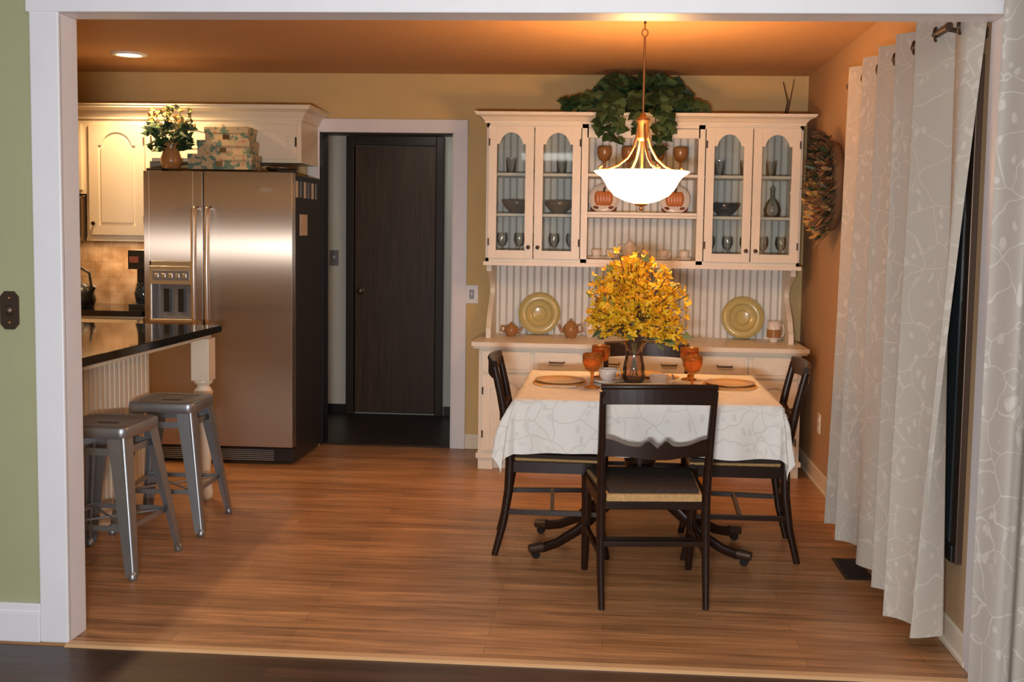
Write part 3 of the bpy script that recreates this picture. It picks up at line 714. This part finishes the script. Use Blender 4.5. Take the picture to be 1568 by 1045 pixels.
# ------------------------------------------------------------ dining chair
def chair(name):
    b=B(name)
    W=.205
    for s in(-1,1):
        pts=[(s*(W-.003),-.275,0),(s*W,-.237,.15),(s*W,-.215,.30),(s*W,-.21,.43),(s*(W+.003),-.225,.56),(s*(W+.006),-.255,.72),(s*(W+.008),-.285,.85)]
        b.tube(pts,[.015,.018,.021,.022,.020,.018,.016],DWOOD,8,ab=(.85,1.0),ref=(1,0,0))
        pts=[(s*.225,.225,0),(s*.225,.20,.12),(s*.225,.185,.27),(s*.225,.19,.42)]
        b.tube(pts,[.015,.018,.021,.023],DWOOD,8,ref=(1,0,0))
        b.bar([(s*W,-.21,.405),(s*.225,.19,.405)],.022,.05,DWOOD)
        b.bar([(s*W,-.225,.20),(s*.225,.19,.20)],.018,.022,DWOOD)
    b.bar([(-.225,.195,.405),(.225,.195,.405)],.022,.055,DWOOD)
    b.bar([(-W,-.212,.393),(W,-.212,.393)],.022,.03,DWOOD)
    b.bar([(-.215,-.02,.20),(.215,-.02,.20)],.018,.022,DWOOD)
    b.bar([(-W,-.23,.245),(W,-.23,.245)],.014,.02,DWOOD)
    b.prism([(-.185,-.228),(.185,-.228),(.225,.208),(-.225,.208)],'Z',.412,.440,SEATP)
    b.prism([(-.175,-.21),(.175,-.21),(.212,.195),(-.212,.195)],'Z',.440,.455,SEATD)
    pts=[];n=14
    for i in range(n+1):
        t=-1+2*i/n;pts.append((t*.214,-.283-.03*(1-t*t),.832+.006*(1-t*t)))
    b.bar(pts,.022,.066,DWOOD)
    pts=[(p[0]*1.03,p[1]-.002,p[2]+.033) for p in pts];b.tube(pts,.013,DWOOD,8)
    n=40
    top=[];bot=[]
    for i in range(n+1):
        t=-1+2*i/n;x=t*W
        zt=.662-.028*math.exp(-(t/.75)**6)+ .022*math.exp(-((abs(t)-.17)/.09)**2)
        if abs(t)<.05: zt-=.008
        zb=.592-.010*math.exp(-(t/.4)**4)
        top.append((x,zt));bot.append((x,zb))
    vs=[];fs=[]
    for i in range(n+1):
        t=-1+2*i/n;yy=-.238-.022*(1-t*t)
        for (x,z),dy in((top[i],-.009),(top[i],.009),(bot[i],.009),(bot[i],-.009)): vs.append((x,yy+dy,z))
    for i in range(n):
        for k in range(4): fs.append((i*4+k,i*4+(k+1)%4,(i+1)*4+(k+1)%4,(i+1)*4+k))
    b.add(vs,fs,DWOOD)
    return b
ch=chair('dining_chair').done(.002,loc=(.165,4.35,0),rotz=.11)
dup(ch,(-.225,4.92,0),-pi/2+.05)
dup(ch,(.585,4.95,0),pi/2-.04)
dup(ch,(.20,5.35,0),pi)

# ------------------------------------------------------------ table setting
zt=.7545
def setting(name,c,ang):
    b=B(name);b.T=Matrix.Translation((c[0],c[1],zt))@Matrix.Rotation(ang,4,'Z')
    P=[(.185*cos(2*pi*k/36),.125*sin(2*pi*k/36)) for k in range(36)]
    b.prism(P,'Z',0,.003,PLACE)
    b.lathe([(0,.003),(.08,.003),(.115,.014),(.115,.017),(.08,.008),(0,.008)],(0,0,0),DPLATE,32)
    for x in(-.155,.145,.165):
        b.bar([(x,-.07,.0045),(x,.04,.005)],.007,.002,SILV);b.bar([(x,.035,.005),(x,.08,.006)],.016,.002,SILV)
    b.done()
setting('place_setting',(-.22,4.93),-pi/2);setting('place_setting',(.56,4.97),pi/2);setting('place_setting',(.16,5.21),pi);setting('place_setting',(.17,4.56),0)
for x,y in((-.07,4.78),(-.035,5.13),(.375,4.80),(.385,5.13)):
    b=B('amber_goblet');goblet(b,(x,y,zt),.155,.044,AMBER,20);b.done()
b=B('tea_cup');cup(b,(.225,4.77,zt),.06,.042,PORC,.3);b.done()
b=B('tea_cup');cup(b,(.0,4.95,zt),.06,.042,PORC,-.4);b.done()
b=B('flower_vase')
vc=(.12,5.00)
b.lathe([(0,0),(.045,0),(.055,.02),(.05,.08),(.038,.13),(.04,.16),(.058,.19)],(*vc,zt),PURP,22);b.done()
b=B('forsythia_bouquet')
C=Vector((.125,5.0,1.12))
for k in range(7):
    a=k*.9;b.tube([(vc[0]+.02*cos(a),vc[1]+.02*sin(a),zt+.02),(vc[0]-.015*cos(a),vc[1]-.015*sin(a),.95)],.0025,LEAF3,5)
for i in range(125):
    th=random.uniform(0,2*pi);ph=random.uniform(-.6,1)
    d=Vector((cos(th)*math.sqrt(max(0,1-ph*ph)),sin(th)*math.sqrt(max(0,1-ph*ph))*.8,ph))
    R=.235 if random.random()<.75 else .27
    tip=C+Vector((d.x*R*.92,d.y*R*.8,d.z*R*1.0-.025))
    base=Vector((vc[0]+random.uniform(-.02,.02),vc[1]+random.uniform(-.02,.02),.94))
    mid=base.lerp(tip,.5)+Vector((0,0,.04))
    b.tube([tuple(base),tuple(mid),tuple(tip)],.0022,BROWN,4)
    for k in range(13):
        t=.42+.58*k/12
        p=(base.lerp(mid,t*2) if t<.5 else mid.lerp(tip,t*2-1))+Vector([random.uniform(-.027,.027) for _ in range(3)])
        ax=Vector([random.uniform(-1,1),random.uniform(-1,.4),random.uniform(-.6,1)]).normalized()
        u=ax.orthogonal().normalized();w=ax.cross(u)
        mt=YEL if random.random()<.7 else YEL2
        for q in range(4):
            a=q*pi/2+random.uniform(-.2,.2);dd=u*cos(a)+w*sin(a)+ax*.45
            b.leaf(p,dd,ax,random.uniform(.017,.026),mt,[(0,0),(.26,.2),(.34,.55),(.18,.9),(0,1)])
    if i%5==0:
        b.leaf(tip,d,(0,-1,.5),.04,LEAF3)
for i in range(45):
    th=random.uniform(0,2*pi);d=Vector((cos(th),sin(th),random.uniform(-.8,.1)))
    p=Vector((vc[0],vc[1],1.0))+Vector((d.x*random.uniform(.03,.2),d.y*random.uniform(.03,.15),random.uniform(-.06,.06)))
    b.leaf(p,d,(0,-.6,1),random.uniform(.04,.07),random.choice([LEAF3,LEAF2,BROWN]),[(0,0),(.12,.2),(.18,.5),(.1,.85),(0,1)])
b.done()

# ------------------------------------------------------------ pendant lamp
b=B('pendant_lamp')
pcx,pcy=.14,5.16
prof=[(0,1.585),(.03,1.587),(.08,1.60),(.13,1.625),(.160,1.66),(.175,1.69),(.192,1.712),(.222,1.732),(.226,1.738),(.19,1.720),(.168,1.692),(.150,1.662),(.12,1.632),(.07,1.608),(0,1.595)]
b.lathe(prof,(pcx,pcy,0),BOWL,40)
b.lathe([(0,1.553),(.008,1.556),(.012,1.566),(.006,1.574),(.03,1.58),(.034,1.587),(0,1.59)],(pcx,pcy,0),BRASS,20)
b.lathe([(0,2.01),(.012,2.01),(.014,1.995),(.034,1.985),(.036,1.975),(.026,1.965),(.026,1.90),(.022,1.885),(0,1.88)],(pcx,pcy,0),BRASS,20)
b.tube([(pcx,pcy,1.59),(pcx,pcy,1.9)],.006,BRASS,8)
for k in range(4):
    a=2*pi*k/4+.35
    pts=[(pcx+r*cos(a),pcy+r*sin(a),z) for r,z in((.022,1.96),(.03,1.90),(.045,1.85),(.075,1.80),(.12,1.765),(.17,1.745),(.205,1.742),(.215,1.752),(.20,1.760))]
    b.tube(pts,.0065,BRASS,8)
b.tube([(pcx,pcy,2.0),(pcx,pcy,2.37)],.0055,BRASS,8)
ring=[(pcx+.014*cos(t*pi/6),pcy,2.385+.018*sin(t*pi/6)) for t in range(12)];b.tube(ring,.0035,BRASS,6,closed=True)
ring=[(pcx,pcy+.012*cos(t*pi/6),2.412+.016*sin(t*pi/6)) for t in range(12)];b.tube(ring,.0035,BRASS,6,closed=True)
b.tube([(pcx,pcy,2.425),(pcx,pcy,2.46)],.006,BRONZE,8)
b.lathe([(0,2.445),(.02,2.447),(.026,2.46)],(pcx,pcy,0),BRONZE,16)
b.done()

# ------------------------------------------------------------ wreath
b=B('dried_flower_wreath')
wc=Vector((XR-.05,6.02,1.72));R=.19
ring=[(wc.x+.01,wc.y+R*cos(t*pi/12),wc.z+R*1.12*sin(t*pi/12)) for t in range(24)];b.tube(ring,.034,DRIED,8,closed=True)
for i in range(1200):
    a=random.uniform(0,2*pi);rr=R+random.uniform(-.07,.055)
    p=Vector((wc.x-random.uniform(0,.06),wc.y+rr*cos(a),wc.z+rr*1.15*sin(a)))
    rad=Vector((-.4-random.random()*.6,random.uniform(-.6,.6)-sin(a)*.5,random.uniform(-.8,.8)+cos(a)*.4))
    low=sin(a)<.2 and cos(a)>-.4
    mt=random.choice([WHEAT,STRAW,STRAW,WHEAT,DRIED]) if low and random.random()<.85 else random.choice([DRIED,BROWN,WHEAT,DRIED,LEAF,BROWN])
    if random.random()<.06:mt=RED
    b.leaf(p,rad,(-1,0,.3),random.uniform(.04,.075),mt,[(0,0),(.12,.2),(.2,.5),(.12,.85),(0,1)])
b.done()

# ------------------------------------------------------------ window & curtains
b=B('window_1')
gx=XR-.0
b.box(gx-.024,gx,3.74,4.98,.32,2.06,BRONZE)
b.box(gx-.030,gx-.022,3.80,4.34,.38,1.98,DARKG);b.box(gx-.030,gx-.022,4.42,4.92,.38,1.98,DARKG)
b.box(gx-.034,gx-.024,4.34,4.42,.33,2.03,BLACK);b.box(gx-.034,gx-.024,3.76,4.95,.32,.38,BLACK)
b.done(.003)
def curtain(name,fn,nu,nv,mt):
    b=B(name);vs=[];fs=[]
    for j in range(nv+1):
        for i in range(nu+1): vs.append(fn(i/nu,j/nv))
    for j in range(nv):
        for i in range(nu):
            a=j*(nu+1)+i;fs.append((a,a+1,a+nu+2,a+nu+1))
    b.add(vs,fs,mt,True);return b
NF=5.5
def f1(u,v):
    ph=u*2*pi*NF
    e=max(0,(u-.93)/.07)
    y=5.13-(5.13-3.66)*u+(-.05*v+.02*sin(u*9+1)*v)*(1-e)+e*(.06*v)
    amp=(.052+.024*v*(1+.5*sin(u*7)))*(1-.85*e)
    x=1.105+amp*cos(ph+.5*v*sin(u*11))
    y+= (.022*sin(2*ph)*(.6+.4*v))*(1-e)
    x+=.012*sin(ph*2.3+3*v)*v -.01*v
    x+=e*(.115*(1-v)**.9-.02*v)
    z=2.205-(2.205-.12)*v+ (.02*sin(u*5)-.035*u)*v
    return (min(x,XR-.02*e-.04*(1-e)),y,z)
b=curtain('curtain_panel',f1,260,60,CURT)
for k in range(11):
    u=(k+.5)/11
    p=f1(u,.03);
    ring=[]
    for t in range(14):
        a=t*2*pi/14;ring.append((p[0]+.022*cos(a)*.55,p[1]+.022*cos(a)*.8,2.145+.022*sin(a)))
    b.tube(ring,.0055,BRONZE,6,closed=True)
b.done()
b=B('curtain_rod')
b.tube([(1.105,5.17,2.145),(1.105,3.72,2.145)],.0125,BRONZE,12);b.ball((1.105,5.185,2.145),.022,BRONZE,12)
for y in(5.15,3.74): b.tube([(1.105,y,2.14),(1.17,y,2.13),(XR,y,2.13)],.007,BRONZE,8);b.tube([(XR-.006,y,2.13),(XR,y,2.13)],.02,BRONZE,12)
b.done()
def f2(u,v):
    x=1.18+u*.95
    ph=u*2*pi*6
    y=3.38+.045*cos(ph+.4*v)+.012*sin(ph*2.1+2*v)
    z=2.45-v*2.42
    return (x-.012*v*(1-u)+.01*sin(ph)*.6,y,z)
b=curtain('curtain_panel',f2,150,50,CURT2);b.done()
b=B('curtain_rod');b.tube([(1.14,3.38,2.43),(2.3,3.38,2.43)],.0125,BRONZE,12);b.ball((1.13,3.38,2.43),.022,BRONZE,12)
for x in(1.3,2.2): b.tube([(x,3.38,2.43),(x,YT,2.43)],.008,BRONZE,8)
b.done()

# ------------------------------------------------------------ lights
def light(name,typ,loc,energy,col,**k):
    l=bpy.data.lights.new(name,typ);l.energy=energy;l.color=col
    for a,v in k.items():
        if a not in('rot',):setattr(l,a,v)
    o=bpy.data.objects.new(name,l);sc.collection.objects.link(o);o.location=loc
    if 'rot' in k:o.rotation_euler=k['rot']
    return o
WARM=(1,.58,.26)
light('pendant_bulb','POINT',(pcx,pcy,1.78),15,WARM,shadow_soft_size=.09)
light('unseen_can_fill','SPOT',(*pc,ZC-.03),70,(1,.62,.30),spot_size=2.4,spot_blend=.6,shadow_soft_size=.06)
light('unseen_can_fill','SPOT',(-3.7,5.0,ZC-.03),68,(1,.62,.30),spot_size=2.4,spot_blend=.6,shadow_soft_size=.06)  # unseen ceiling can, added as warm fill for the kitchen
light('unseen_can_fill','SPOT',(-2.9,4.3,ZC-.03),45,(1,.62,.30),spot_size=2.4,spot_blend=.6,shadow_soft_size=.06)  # another out-of-view can added for more warm fill
light('under_cabinet_light','AREA',(-3.2,6.85,1.335),3,(1,.66,.34),shape='RECTANGLE',size=.6,size_y=.08,rot=(0,0,0))
light('vestibule_fill','AREA',(-1.4,7.7,2.28),2.4,(1,.95,.85),shape='RECTANGLE',size=.3,size_y=.3)  # added area light to brighten the gray vestibule walls
light('camera_flash','AREA',(-.15,-.15,1.22),110,(.97,.97,1),shape='RECTANGLE',size=.35,size_y=.10,rot=(math.radians(92),0,math.radians(3)))
light('ceiling_bounce_fill','AREA',(0,.6,2.6),33,(1,.93,.85),shape='RECTANGLE',size=2.2,size_y=1.6,rot=(math.radians(20),0,0))  # added panel standing in for flash bounced off the ceiling
w=bpy.data.worlds.new('World');sc.world=w;w.use_nodes=True
w.node_tree.nodes['Background'].inputs[0].default_value=(.97,.94,.98,1);w.node_tree.nodes['Background'].inputs[1].default_value=.16

# ------------------------------------------------------------ camera
f,yaw,pit,roll,cx,cyy,h=1649.5634,.0668,.0756,.0161,822.6721,480.9105,1.4429
fw=Vector((-sin(yaw)*cos(pit),cos(yaw)*cos(pit),-sin(pit)));rt=Vector((cos(yaw),sin(yaw),0));up=rt.cross(fw)
r2=cos(roll)*rt+sin(roll)*up;u2=-sin(roll)*rt+cos(roll)*up
c=bpy.data.cameras.new('camera');co=bpy.data.objects.new('camera',c);sc.collection.objects.link(co)
Mx=Matrix((r2,u2,-fw)).transposed().to_4x4();Mx.translation=(0,0,h);co.matrix_world=Mx
c.sensor_width=36;c.lens=f*36/1568;c.shift_x=-(cx-784)/1568;c.shift_y=(cyy-522.25)/1568
c.clip_start=.05
sc.camera=co
